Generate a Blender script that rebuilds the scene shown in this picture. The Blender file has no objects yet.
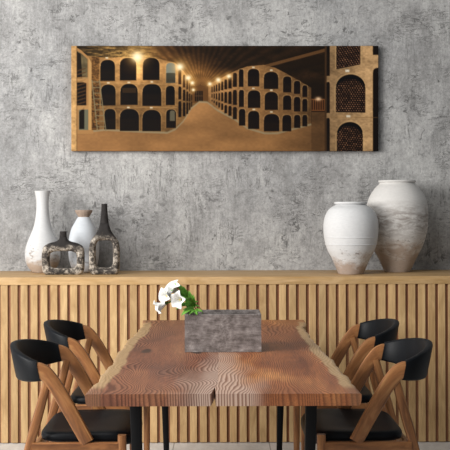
import bpy, bmesh, math, random
import numpy as np
from mathutils import Vector, Matrix, Euler

# ------------------------------------------------------------------ camera, light, exposure
sc = bpy.context.scene
COL = sc.collection
PI = math.pi
CAM_H = 1.33
cam_data = bpy.data.cameras.new('camera')
cam = bpy.data.objects.new('camera', cam_data); COL.objects.link(cam)
cam.location = (0, 0, CAM_H)
cam.rotation_euler = (PI/2, math.radians(0.17), 0)
cam_data.sensor_width = 36.0
cam_data.lens = 80.24
cam_data.shift_x = 4/450
cam_data.shift_y = -16/450
cam_data.clip_end = 60
sc.camera = cam

world = bpy.data.worlds.new('room_light'); sc.world = world
world.use_nodes = True
world.node_tree.nodes['Background'].inputs[0].default_value = (0.93, 0.97, 1.0, 1)
world.node_tree.nodes['Background'].inputs[1].default_value = 0.22

def area(name, loc, target, sx, sy, power, color):
    d = bpy.data.lights.new(name, 'AREA'); d.shape = 'RECTANGLE'; d.size = sx; d.size_y = sy
    d.energy = power; d.color = color
    o = bpy.data.objects.new(name, d); COL.objects.link(o)
    o.location = loc
    o.rotation_euler = (Vector(target)-Vector(loc)).to_track_quat('-Z', 'Y').to_euler()
    return o
area('window_daylight', (-4.1, 2.3, 2.3), (0.3, 5.8, 1.1), 3.0, 2.4, 400, (1.0, 0.985, 0.96))
area('overhead_area_light', (-1.2, 3.0, 3.6), (-0.6, 5.6, 0.9), 2.0, 2.0, 60, (1.0, 0.98, 0.95))  # unseen soft area light overhead, weaker than the window, aimed at the sideboard

sc.view_settings.view_transform = 'Standard'
sc.view_settings.look = 'None'
sc.view_settings.exposure = -0.1
sc.view_settings.gamma = 1.0
sc.view_settings.use_curve_mapping = False

# ------------------------------------------------------------------ colour and material helpers
def lin(c):
    c = c/255.0
    return c/12.92 if c <= 0.04045 else ((c+0.055)/1.055)**2.4
def hexc(h):
    h = h.lstrip('#')
    return tuple(lin(int(h[i:i+2], 16)) for i in (0, 2, 4)) + (1.0,)

class MT:
    """small wrapper round a node tree"""
    def __init__(s, name):
        s.m = bpy.data.materials.new(name); s.m.use_nodes = True
        s.t = s.m.node_tree; s.b = s.t.nodes['Principled BSDF']
    def n(s, typ, **kw):
        nd = s.t.nodes.new(typ)
        for k, v in kw.items(): setattr(nd, k, v)
        return nd
    def l(s, a, b): s.t.links.new(a, b)
    def coord(s, kind='Object', scale=(1, 1, 1), loc=(0, 0, 0), rot=(0, 0, 0)):
        tc = s.n('ShaderNodeTexCoord'); mp = s.n('ShaderNodeMapping')
        mp.inputs['Scale'].default_value = scale; mp.inputs['Location'].default_value = loc
        mp.inputs['Rotation'].default_value = rot
        s.l(tc.outputs[kind], mp.inputs['Vector'])
        return mp.outputs['Vector']
    def noise(s, vec, scale, detail=4, rough=0.55, dist=0.0):
        nd = s.n('ShaderNodeTexNoise')
        nd.inputs['Scale'].default_value = scale; nd.inputs['Detail'].default_value = detail
        nd.inputs['Roughness'].default_value = rough; nd.inputs['Distortion'].default_value = dist
        s.l(vec, nd.inputs['Vector'])
        return nd.outputs['Fac']
    def ramp(s, fac, stops, interp='LINEAR'):
        r = s.n('ShaderNodeValToRGB'); cr = r.color_ramp; cr.interpolation = interp
        while len(cr.elements) < len(stops): cr.elements.new(0.5)
        for e, (p, c) in zip(cr.elements, stops):
            e.position = p
            e.color = c if len(c) == 4 else (*c, 1)
        s.l(fac, r.inputs['Fac'])
        return r.outputs['Color']
    def g(s, fac, stops):
        return s.ramp(fac, [(p, (v, v, v, 1)) for p, v in stops])
    def mix(s, fac, a, b, mode='MIX'):
        nd = s.n('ShaderNodeMix', data_type='RGBA', blend_type=mode)
        if isinstance(fac, (int, float)): nd.inputs[0].default_value = fac
        else: s.l(fac, nd.inputs[0])
        for v, i in ((a, 6), (b, 7)):
            if isinstance(v, tuple): nd.inputs[i].default_value = v
            else: s.l(v, nd.inputs[i])
        return nd.outputs[2]
    def math(s, op, a, b=None, c=None):
        nd = s.n('ShaderNodeMath', operation=op)
        for i, v in enumerate((a, b, c)):
            if v is None: continue
            if isinstance(v, (int, float)): nd.inputs[i].default_value = v
            else: s.l(v, nd.inputs[i])
        return nd.outputs[0]
    def sep(s, vec):
        nd = s.n('ShaderNodeSeparateXYZ'); s.l(vec, nd.inputs[0]); return nd.outputs
    def attr(s, name):
        nd = s.n('ShaderNodeAttribute'); nd.attribute_name = name; return nd
    def bump(s, h, strength=0.3, dist=0.005):
        nd = s.n('ShaderNodeBump'); nd.inputs['Strength'].default_value = strength
        nd.inputs['Distance'].default_value = dist
        s.l(h, nd.inputs['Height']); s.l(nd.outputs['Normal'], s.b.inputs['Normal'])
    def done(s, color, rough=0.5, spec=0.5):
        if isinstance(color, tuple): s.b.inputs['Base Color'].default_value = color
        else: s.l(color, s.b.inputs['Base Color'])
        if isinstance(rough, (int, float)): s.b.inputs['Roughness'].default_value = rough
        else: s.l(rough, s.b.inputs['Roughness'])
        s.b.inputs['Specular IOR Level'].default_value = spec
        return s.m

def plain(name, hexcol, rough=0.5, spec=0.5, var=0.12, scale=60):
    m = MT(name); v = m.coord()
    n = m.noise(v, scale)
    c = hexc(hexcol)
    lo = tuple(x*(1-var) for x in c[:3]); hi = tuple(min(1, x*(1+var)) for x in c[:3])
    return m.done(m.ramp(n, [(0.3, lo), (0.7, hi)]), rough, spec)

# ---- concrete wall
def concrete_wall():
    m = MT('weathered_concrete'); v = m.coord()
    big = m.noise(v, 1.1, 4, 0.55)
    mid = m.noise(m.coord(scale=(1, 1, 0.55)), 4.5, 7, 0.68, 0.4)
    fine = m.noise(v, 26, 6, 0.8)
    grit = m.noise(v, 78, 4, 0.85)
    base = m.ramp(big, [(0.32, hexc('#8f8f8f')), (0.5, hexc('#9c9b9a')), (0.68, hexc('#a8a7a5'))])
    c = m.mix(m.g(mid, [(0.38, 0.55), (0.5, 0.0)]), base, hexc('#797877'))
    c = m.mix(m.g(mid, [(0.52, 0.0), (0.66, 0.5)]), c, hexc('#b8b7b4'))
    c = m.mix(0.30, c, m.g(fine, [(0.3, 0.2), (0.5, 0.55), (0.7, 0.85)]), 'OVERLAY')
    c = m.mix(0.33, c, m.g(grit, [(0.35, 0.18), (0.5, 0.53), (0.65, 0.85)]), 'OVERLAY')
    wv = m.noise(m.coord(scale=(1, 1, 0.12), loc=(2, 6, 1)), 95, 3, 0.6)
    c = m.mix(0.13, c, m.g(wv, [(0.35, 0.25), (0.5, 0.5), (0.65, 0.75)]), 'OVERLAY')
    # pinholes, dark pits and short trowel scars
    pit = m.noise(m.coord(loc=(3, 1, 7)), 21, 4, 0.62, 0.7)
    zone = m.g(m.noise(m.coord(loc=(6, 1, 2)), 2.6, 3, 0.6), [(0.42, 0.15), (0.6, 1.0)])
    pitm = m.math('MULTIPLY', m.g(pit, [(0.60, 0.0), (0.65, 0.95)]), zone)
    sc_ = m.noise(m.coord(scale=(0.7, 1, 2.4), loc=(9, 2, 5), rot=(0, 0.35, 0)), 9, 6, 0.72, 1.0)
    scm = m.math('MULTIPLY', m.g(sc_, [(0.482, 0.0), (0.497, 0.9), (0.503, 0.9), (0.518, 0.0)]),
                 m.g(m.noise(m.coord(loc=(1, 4, 2)), 5.5, 4), [(0.52, 0.0), (0.58, 1.0)]))
    c = m.mix(m.math('MAXIMUM', m.math('MULTIPLY', pitm, 0.75), scm), c, hexc('#454443'))
    sc2 = m.noise(m.coord(scale=(3.2, 1, 0.35), loc=(2, 2, 8)), 8, 4, 0.7, 0.6)
    c = m.mix(m.math('MULTIPLY', m.g(sc2, [(0.484, 0.0), (0.497, 0.75), (0.503, 0.75), (0.516, 0.0)]), m.g(m.noise(m.coord(loc=(4, 9, 2)), 4.4, 4), [(0.53, 0.0), (0.6, 1.0)])), c, hexc('#555453'))
    # vertical formwork streaks
    st = m.noise(m.coord(scale=(1, 1, 0.05), loc=(0, 0, 3)), 16, 3, 0.6)
    c = m.mix(m.g(st, [(0.55, 0.0), (0.75, 0.3)]), c, hexc('#7b7a78'))
    h = m.math('ADD', m.math('MULTIPLY', mid, 0.6), m.math('SUBTRACT', fine, pitm))
    m.bump(h, 0.35, 0.004)
    return m.done(c, 0.9, 0.2)

# ---- pale oak used for the sideboard
def oak(name, dark, light, grain_axis='Z', use_tint=False, rough=0.55):
    m = MT(name)
    s1 = {'Z': (1, 1, 0.07), 'X': (0.07, 1, 1)}[grain_axis]
    s2 = {'Z': (1, 1, 0.22), 'X': (0.22, 1, 1)}[grain_axis]
    fine = m.noise(m.coord(scale=s1), 130, 4, 0.6)
    wav = m.noise(m.coord(scale=s2), 14, 4, 0.55, 1.6)
    c = m.ramp(wav, [(0.3, dark), (0.52, tuple((a+b)/2 for a, b in zip(dark, light))), (0.72, light)])
    c = m.mix(0.3, c, m.g(fine, [(0.3, 0.3), (0.5, 0.52), (0.7, 0.72)]), 'OVERLAY')
    if use_tint:
        a = m.attr('tint')
        c = m.mix(1.0, c, a.outputs['Color'], 'MULTIPLY')
        # knots and short flecks
    fl = m.noise(m.coord(scale=s2, loc=(5, 3, 1)), 45, 3, 0.6, 0.5)
    c = m.mix(m.g(fl, [(0.66, 0.0), (0.78, 0.4)]), c, tuple(x*0.6 for x in dark[:3])+(1,))
    m.bump(fine, 0.12, 0.001)
    return m.done(c, rough, 0.35)

# ---- walnut-toned chair wood, grain runs along the UV length
def chair_wood():
    m = MT('oiled_brown_chair_wood')
    g1 = m.noise(m.coord('UV', scale=(5, 60, 1)), 1.0, 5, 0.6, 0.8)
    g2 = m.noise(m.coord('UV', scale=(14, 260, 1)), 1.0, 3, 0.6)
    c = m.ramp(g1, [(0.28, hexc('#583620')), (0.5, hexc('#8a5a34')), (0.74, hexc('#b07f50'))])
    c = m.mix(0.35, c, m.g(g2, [(0.3, 0.3), (0.5, 0.5), (0.7, 0.72)]), 'OVERLAY')
    m.bump(g2, 0.1, 0.001)
    return m.done(c, 0.42, 0.4)

# ---- table slab wood: one function, two seeds
def slab_wood(name, ox, oy, edge_sign, cols, pale_seam):
    SAPW = 0.047 if edge_sign < 0 else 0.040
    m = MT(name)
    tc = m.n('ShaderNodeTexCoord'); P = tc.outputs['Object']
    x, y, z = m.sep(P)[:3]
    warp = m.noise(m.coord(scale=(0.85, 0.34, 0.05), loc=(ox, oy, 0)), 2.6, 2, 0.4)
    warp2 = m.noise(m.coord(scale=(2.0, 0.7, 0.05), loc=(oy, ox, 2)), 6.0, 2, 0.45)
    # growth rings cut nearly flat: straight lines that open into cathedral figures
    r = m.math('ADD', m.math('MULTIPLY', x, 0.8), m.math('MULTIPLY', warp, 0.6 if edge_sign < 0 else 0.5))
    r = m.math('ADD', r, m.math('ADD', m.math('MULTIPLY', warp2, 0.03), m.math('MULTIPLY', z, 0.02)))
    ring = m.math('FRACT', m.math('MULTIPLY', r, 128.0))
    ringc = m.g(ring, [(0.0, 0.05), (0.25, 0.55), (0.5, 0.9), (0.7, 0.95), (0.88, 0.1), (1.0, 0.05)])
    body = m.noise(m.coord(scale=(1.0, 0.35, 1), loc=(ox*2, oy, 1)), 5.0, 4, 0.55, 0.6)
    base = m.ramp(body, [(0.25, cols[0]), (0.5, cols[1]), (0.75, cols[2])])
    c = m.mix(0.8 if edge_sign < 0 else 0.62, base, m.ramp(ringc, [(0.0, (0.16, 0.11, 0.09)), (0.5, (0.48, 0.47, 0.46)), (1.0, (0.78, 0.76, 0.74))]), 'OVERLAY')
    fine = m.noise(m.coord(scale=(1, 0.045, 1)), 210, 3, 0.6)
    c = m.mix(0.5, c, m.g(fine, [(0.3, 0.22), (0.5, 0.5), (0.7, 0.78)]), 'OVERLAY')
    # broad paler and darker bands along the board
    band = m.noise(m.coord(scale=(1, 0.12, 1), loc=(ox, 0, 4)), 9.0, 3, 0.5)
    c = m.mix(m.g(band, [(0.5, 0.0), (0.7, 0.55)]), c, cols[3])
    # pale wood near the middle seam at the front end of the board
    if pale_seam:
        xs = m.math('MULTIPLY', x, edge_sign)
        f = m.math('ADD', m.math('MULTIPLY', xs, 5.2), m.math('MULTIPLY', m.math('SUBTRACT', warp2, 0.5), 0.8))
        f = m.math('ADD', f, m.math('MULTIPLY', m.math('ADD', y, 0.55), 0.62))
        c = m.mix(m.g(f, [(0.1, 0.78), (0.62, 0.0)]), c, m.mix(ringc, hexc('#7d5847'), hexc('#dcc3b2')))
    # cream sapwood along the live edge (stops short of the two ends)
    e = m.attr('edge_dist').outputs['Fac']
    e2 = m.math('ADD', e, m.math('MULTIPLY', m.math('SUBTRACT', m.noise(m.coord(loc=(ox, 7, 3), scale=(1, 0.7, 0.4)), 3.5, 3, 0.5), 0.5), 0.06))
    sap = m.g(e2, [(SAPW, 1.0), (SAPW+0.008, 0.0)])
    ends = m.g(m.math('ABSOLUTE', m.math('DIVIDE', y, 2.0)), [(0.455, 1.0), (0.492, 0.15)])
    sapc = m.mix(0.4, m.mix(fine, hexc('#977650'), hexc('#c3a47a')), m.g(ringc, [(0.0, 0.35), (1.0, 0.62)]), 'OVERLAY')
    c = m.mix(m.math('MULTIPLY', sap, ends), c, sapc)
    # small dark knots
    kn = m.noise(m.coord(scale=(2.2, 0.9, 1), loc=(oy*3, ox, 0)), 3.6, 1, 0.3)
    c = m.mix(m.g(kn, [(0.735, 0.0), (0.77, 0.85)]), c, hexc('#2f211b'))
    m.bump(ringc, 0.12, 0.001)
    return m.done(c, m.g(ringc, [(0.0, 0.5), (1.0, 0.38)]), 0.45)

def print_material():
    m = MT('printed_canvas')
    a = m.attr('print')
    wv = m.noise(m.coord(), 700, 2)
    m.bump(wv, 0.08, 0.0005)
    return m.done(a.outputs['Color'], 0.75, 0.15)

def ceramic(name, white, low, zlo, zhi, patch=0.5, seed=0, band=None):
    """whitewashed clay: white above, bare clay wearing through between zlo and zhi (height above the base)"""
    m = MT(name)
    z = m.sep(m.coord())[2]
    n1 = m.noise(m.coord(scale=(1, 1, 1.9), loc=(seed, 0, 0)), 11, 6, 0.65, 0.4)
    n2 = m.noise(m.coord(loc=(seed, 3, 0), scale=(1, 1, 3)), 42, 5, 0.7)
    hgt = m.math('DIVIDE', m.math('SUBTRACT', z, zlo), zhi-zlo)
    f = m.math('ADD', hgt, m.math('MULTIPLY', m.math('SUBTRACT', n1, 0.5), 2.2*patch+0.6))
    mask = m.g(f, [(0.35, 1.0), (0.75, 0.0)])
    w = m.mix(m.g(n2, [(0.35, 0.0), (0.7, 0.5)]), hexc(white), tuple(x*0.82 for x in hexc(white)[:3])+(1,))
    lo = m.mix(n2, hexc(low), tuple(min(1, x*1.7) for x in hexc(low)[:3])+(1,))
    c = m.mix(m.math('MULTIPLY', mask, patch+0.3), w, lo)
    chip = m.noise(m.coord(loc=(seed, 1, 9), scale=(1, 1, 1.8)), 30, 4, 0.75)
    near = m.g(hgt, [(0.0, 0.6), (1.0, 1.0), ]) if False else m.g(f, [(0.3, 0.15), (0.7, 0.7), (1.0, 0.0)])
    c = m.mix(m.math('MULTIPLY', m.g(chip, [(0.55, 0.0), (0.62, 1.0)]), near), c, tuple(x*0.45 for x in hexc(low)[:3])+(1,))
    if band:
        bz, bw, bc = band
        bn = m.math('ABSOLUTE', m.math('SUBTRACT', z, bz))
        bm_ = m.g(m.math('DIVIDE', bn, bw), [(0.25, 1.0), (1.0, 0.0)])
        bm_ = m.math('MULTIPLY', bm_, m.g(m.noise(m.coord(loc=(seed, 5, 2), scale=(1, 1, 3.2)), 13, 6, 0.7, 0.5), [(0.4, 0.0), (0.58, 0.8)]))
        c = m.mix(bm_, c, hexc(bc))
    st = m.noise(m.coord(scale=(0.15, 0.15, 1)), 120, 2)
    m.bump(m.math('ADD', m.math('MULTIPLY', st, 0.6), n1), 0.25, 0.003)
    return m.done(c, 0.72, 0.3)

def mottled(name, seed, zb0, zb1):
    m = MT(name)
    n1 = m.noise(m.coord(loc=(seed, 0, 0)), 44, 6, 0.8, 0.3)
    n2 = m.noise(m.coord(loc=(seed, 8, 0)), 13, 4, 0.6)
    f = m.math('ADD', m.math('MULTIPLY', n1, 0.75), m.math('MULTIPLY', n2, 0.35))
    c = m.ramp(f, [(0.42, hexc('#262322')), (0.52, hexc('#4a443f')), (0.58, hexc('#9c9387')), (0.68, hexc('#d8d0c5'))])
    # black slip poured over the shoulder, with an uneven lower edge
    z = m.sep(m.coord())[2]; x = m.math('ABSOLUTE', m.sep(m.coord())[0])
    hz = m.math('DIVIDE', m.math('SUBTRACT', m.math('SUBTRACT', z, m.math('MULTIPLY', x, 0.10)), zb0), zb1-zb0)
    hz = m.math('ADD', hz, m.math('MULTIPLY', m.math('SUBTRACT', n2, 0.5), 2.2))
    c = m.mix(m.g(hz, [(0.2, 0.0), (0.75, 1.0)]), c, hexc('#2b2827'))
    m.bump(n1, 0.6, 0.004)
    return m.done(c, 0.8, 0.25)

def planter_concrete():
    m = MT('dark_cast_concrete')
    n1 = m.noise(m.coord(scale=(0.8, 1, 1.2)), 26, 6, 0.72)
    n2 = m.noise(m.coord(scale=(1, 1, 1.4)), 90, 4, 0.75)
    st = m.noise(m.coord(scale=(0.25, 1, 2.4)), 30, 3, 0.6)
    f = m.math('ADD', m.math('MULTIPLY', n1, 0.75), m.math('ADD', m.math('MULTIPLY', n2, 0.2), m.math('MULTIPLY', st, 0.1)))
    c = m.ramp(f, [(0.38, hexc('#4c4441')), (0.5, hexc('#716966')), (0.6, hexc('#8f8784')), (0.72, hexc('#b3ada9'))])
    m.bump(n2, 0.3, 0.002)
    return m.done(c, 0.8, 0.25)

def floor_mat():
    m = MT('whitewashed_floor_tile')
    v = m.coord()
    x, y, z = m.sep(v)[:3]
    n = m.noise(m.coord(scale=(1, 0.3, 1)), 9, 6, 0.65)
    n2 = m.noise(v, 60, 4, 0.7)
    c = m.ramp(n, [(0.3, hexc('#b9b6b2')), (0.55, hexc('#cfccc8')), (0.75, hexc('#dcdad7'))])
    c = m.mix(0.25, c, m.g(n2, [(0.3, 0.3), (0.7, 0.72)]), 'OVERLAY')
    fx = m.math('ABSOLUTE', m.math('SUBTRACT', m.math('FRACT', m.math('DIVIDE', m.math('ADD', x, 0.27+5.4), 0.54)), 0.5))
    fy = m.math('ABSOLUTE', m.math('SUBTRACT', m.math('FRACT', m.math('DIVIDE', y, 1.08)), 0.5))
    j = m.math('MAXIMUM', m.g(fx, [(0.4925, 0.0), (0.496, 1.0)]), m.g(fy, [(0.496, 0.0), (0.498, 1.0)]))
    c = m.mix(m.math('MULTIPLY', j, 0.75), c, hexc('#77736f'))
    return m.done(c, 0.55, 0.35)

def leather():
    m = MT('black_leather')
    n = m.noise(m.coord(), 260, 3, 0.6)
    n2 = m.noise(m.coord(), 18, 4, 0.6)
    c = m.ramp(n2, [(0.3, hexc('#06080b')), (0.7, hexc('#0c0f14'))])
    m.bump(n, 0.25, 0.001)
    return m.done(c, 0.5, 0.17)

M = {}
M['wall'] = concrete_wall()
M['floor'] = floor_mat()
M['oak_top'] = oak('pale_oak_top', hexc('#ab8858'), hexc('#c7a67a'), 'X', False, 0.5)
M['oak_edge'] = M['oak_top']
M['oak_slat'] = oak('pale_oak_slat', hexc('#a9885d'), hexc('#caaa7c'), 'Z', True, 0.6)
M['backing'] = oak('brown_backing_board', hexc('#78503a'), hexc('#946648'), 'Z', False, 0.7)
M['plinth'] = plain('dark_plinth', '#2a211b', 0.7)
M['chair_wood'] = chair_wood()
M['leather'] = leather()
M['steel'] = plain('black_powder_coated_steel', '#08080a', 0.5, 0.2)
M['print'] = print_material()
M['slab_a'] = slab_wood('red_brown_slab_wood', 1.3, 4.1, -1,
    (hexc('#5e3a2c'), hexc('#80513b'), hexc('#a1714f'), hexc('#6c4333')), True)
M['slab_b'] = slab_wood('orange_brown_slab_wood', 7.7, 2.2, 1,
    (hexc('#683a25'), hexc('#955b36'), hexc('#bb824f'), hexc('#75432c')), True)
M['planter'] = planter_concrete()
M['soil'] = plain('dark_soil', '#2c241d', 0.95, 0.1, 0.4, 150)
M['petal'] = plain('white_petal', '#dededb', 0.55, 0.3, 0.03, 40)
M['leaf'] = plain('green_leaf', '#6ba83a', 0.5, 0.35, 0.4, 30)
M['stem'] = plain('green_stem', '#5d7f3c', 0.55, 0.3, 0.2, 40)
M['pollen'] = plain('yellow_stamen', '#d8c56a', 0.7)
M['dark_clay'] = plain('black_matte_clay', '#2b2827', 0.85, 0.25, 0.35, 70)
M['rim_clay'] = plain('beige_bare_clay', '#9a887a', 0.85, 0.2, 0.2, 60)

# ------------------------------------------------------------------ object helpers
def mesh_obj(name, bm, mats, parent=None, smooth=True, auto=None):
    me = bpy.data.meshes.new(name)
    bm.normal_update()
    bm.to_mesh(me); bm.free()
    for mm in (mats if isinstance(mats, (list, tuple)) else [mats]): me.materials.append(mm)
    if smooth:
        me.polygons.foreach_set('use_smooth', [True]*len(me.polygons))
        if auto is not None:
            me.set_sharp_from_angle(angle=math.radians(auto))
    o = bpy.data.objects.new(name, me); COL.objects.link(o)
    if parent is not None: o.parent = parent
    return o
def thing(name, label, cat, loc=(0, 0, 0), rz=0, group=None):
    o = bpy.data.objects.new(name, None); COL.objects.link(o)
    o.location = loc; o.rotation_euler = (0, 0, rz); o.empty_display_size = 0.1
    o['label'] = label; o['category'] = cat
    if group: o['group'] = group
    return o
def structure(o):
    o['kind'] = 'structure'; return o
def dup(root, loc, rz, label):
    r = root.copy(); COL.objects.link(r); r.location = loc; r.rotation_euler = (0, 0, rz); r['label'] = label
    for ch in list(root.children):
        c = ch.copy(); COL.objects.link(c); c.parent = r
        for gch in list(ch.children):
            d = gch.copy(); COL.objects.link(d); d.parent = c
    return r

def add_box(bm, lo, hi, bevel=0.0, seg=2):
    vs = [bm.verts.new((x, y, z)) for x in (lo[0], hi[0]) for y in (lo[1], hi[1]) for z in (lo[2], hi[2])]
    fs = [(0, 1, 3, 2), (4, 6, 7, 5), (0, 4, 5, 1), (2, 3, 7, 6), (0, 2, 6, 4), (1, 5, 7, 3)]
    faces = [bm.faces.new([vs[i] for i in f]) for f in fs]
    if bevel:
        es = list({e for f in faces for e in f.edges})
        bmesh.ops.bevel(bm, geom=es, offset=bevel, segments=seg, profile=0.6, affect='EDGES')

def section(w, t, c):
    """chamfered rectangle, 12 points, width w along a, thickness t along b"""
    w, t = w/2, t/2; k = c*0.3
    return [(w, -t+c), (w, t-c), (w-k, t-k), (w-c, t), (-w+c, t), (-w+k, t-k), (-w, t-c), (-w, -t+c), (-w+k, -t+k), (-w+c, -t), (w-c, -t), (w-k, -t+k)]

def loft(bm, pts, ws, ts, side, c=0.006, uv=True, cap=True):
    """sweep a chamfered bar along pts; width lies in the plane normal to 'side', thickness along it"""
    uvl = bm.loops.layers.uv.verify()
    n = len(pts); rings = []; L = 0; Ls = []
    for i, p in enumerate(pts):
        p = Vector(p)
        if i: L += (p-Vector(pts[i-1])).length
        Ls.append(L)
        t = (Vector(pts[min(i+1, n-1)])-Vector(pts[max(i-1, 0)])).normalized()
        sd = Vector(side[i] if isinstance(side, list) else side)
        b = (sd-t*sd.dot(t)).normalized(); a = b.cross(t)
        cc = min(c, ts[i]*0.45, ws[i]*0.45)
        rings.append([bm.verts.new(p+a*u+b*v) for u, v in section(ws[i], ts[i], cc)])
    off = random.random()*7
    K = len(rings[0])
    for i in range(n-1):
        for k in range(K):
            f = bm.faces.new([rings[i][k], rings[i][(k+1) % K], rings[i+1][(k+1) % K], rings[i+1][k]])
            for lp, (uu, vv) in zip(f.loops, ((Ls[i], k), (Ls[i], k+1), (Ls[i+1], k+1), (Ls[i+1], k))):
                lp[uvl].uv = (uu+off, vv*0.011+off)
    if cap:
        for r, flip in ((rings[0], True), (rings[-1], False)):
            f = bm.faces.new(r[::-1] if flip else r)
            for lp in f.loops: lp[uvl].uv = (off+lp.vert.co.x, off+lp.vert.co.z)
    bmesh.ops.recalc_face_normals(bm, faces=bm.faces[:])

def spline(pts, n):
    """Catmull-Rom through pts"""
    P = [Vector(p) for p in pts]; P = [P[0]*2-P[1]]+P+[P[-1]*2-P[-2]]
    out = []
    segs = len(P)-3
    for i in range(n+1):
        u = i/n*segs; k = min(int(u), segs-1); t = u-k
        a, b, c, d = P[k:k+4]
        out.append(0.5*((2*b)+(c-a)*t+(2*a-5*b+4*c-d)*t*t+(3*b-a-3*c+d)*t**3))
    return out

def add_lathe(bm, prof, n=56, sy=1.0, cx=0, cy=0):
    rings = []
    for r, z in prof:
        if r < 1e-5: rings.append([bm.verts.new((cx, cy, z))])
        else: rings.append([bm.verts.new((cx+r*math.cos(2*PI*k/n), cy+sy*r*math.sin(2*PI*k/n), z)) for k in range(n)])
    for a, b in zip(rings, rings[1:]):
        for k in range(n):
            va = [a[k % len(a)], a[(k+1) % len(a)]]; vb = [b[(k+1) % len(b)], b[k % len(b)]]
            vs = []
            for v in va+vb:
                if v not in vs: vs.append(v)
            if len(vs) > 2: bm.faces.new(vs)
    bmesh.ops.recalc_face_normals(bm, faces=bm.faces[:])

def smooth_profile(pts, n):
    return [(max(0.0, v.x), v.y) for v in spline([(r, z, 0) for r, z in pts], n)]

# ------------------------------------------------------------------ the room
WALL_Y = 6.30
bm = bmesh.new(); add_box(bm, (-3.6, WALL_Y, -0.05), (3.6, WALL_Y+0.2, 3.4))
structure(mesh_obj('wall_back', bm, M['wall'], smooth=False))
bm = bmesh.new(); add_box(bm, (-3.6, 0.3, -0.05), (3.6, WALL_Y, 0.0))
structure(mesh_obj('floor', bm, M['floor'], smooth=False))

# ------------------------------------------------------------------ sideboard with slatted front
SB_Y = 5.70; SB_H = 0.945; SB_T = 0.044; SB_X = 2.05
sb = thing('slatted_sideboard', 'long pale oak sideboard with vertical slatted front along the concrete wall', 'sideboard', (0, SB_Y, 0))
bm = bmesh.new(); add_box(bm, (-SB_X, -0.004, SB_H-SB_T), (SB_X, WALL_Y-SB_Y-0.002, SB_H), 0.0025)
mesh_obj('top', bm, M['oak_top'], sb, auto=40)
PITCH = 0.05653; GAP = 0.0172; G0 = -1.2055
random.seed(11)
bm = bmesh.new(); tints = []
k0 = int((-SB_X-G0)/PITCH)+1
k = k0; xs = []
while G0+(k+1)*PITCH < SB_X-0.001:
    xs.append((G0+k*PITCH+GAP/2, G0+(k+1)*PITCH-GAP/2)); k += 1
tl = bm.verts.layers.float_color.new('tint')
for a, b in xs:
    before = set(bm.verts)
    add_box(bm, (a, 0.0, 0.004), (b, 0.011, SB_H-SB_T), 0.0012, 1)
    v = random.uniform(0.84, 1.05); w = random.uniform(-0.05, 0.05)
    for vv in bm.verts:
        if vv not in before: vv[tl] = (v, v*(1-0.02+w*0.5), v*(1-0.05+w), 1)
mesh_obj('slatted_front', bm, M['oak_slat'], sb, smooth=False)
bm = bmesh.new(); add_box(bm, (-SB_X+0.002, 0.0112, 0.004), (SB_X-0.002, 0.04, SB_H-SB_T))
mesh_obj('backing_board', bm, M['backing'], sb, smooth=False)
bm = bmesh.new(); add_box(bm, (-SB_X+0.02, 0.041, 0.0), (SB_X-0.02, WALL_Y-SB_Y-0.05, 0.012))
mesh_obj('plinth', bm, M['plinth'], sb, smooth=False)
for s in (-1, 1):
    bm = bmesh.new(); add_box(bm, (min(s*SB_X, s*(SB_X-0.03)), 0.0402, 0.012), (max(s*SB_X, s*(SB_X-0.03)), WALL_Y-SB_Y-0.01, SB_H-SB_T), 0.002)
    mesh_obj('side_panel', bm, M['oak_top'], sb, auto=40)

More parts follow.
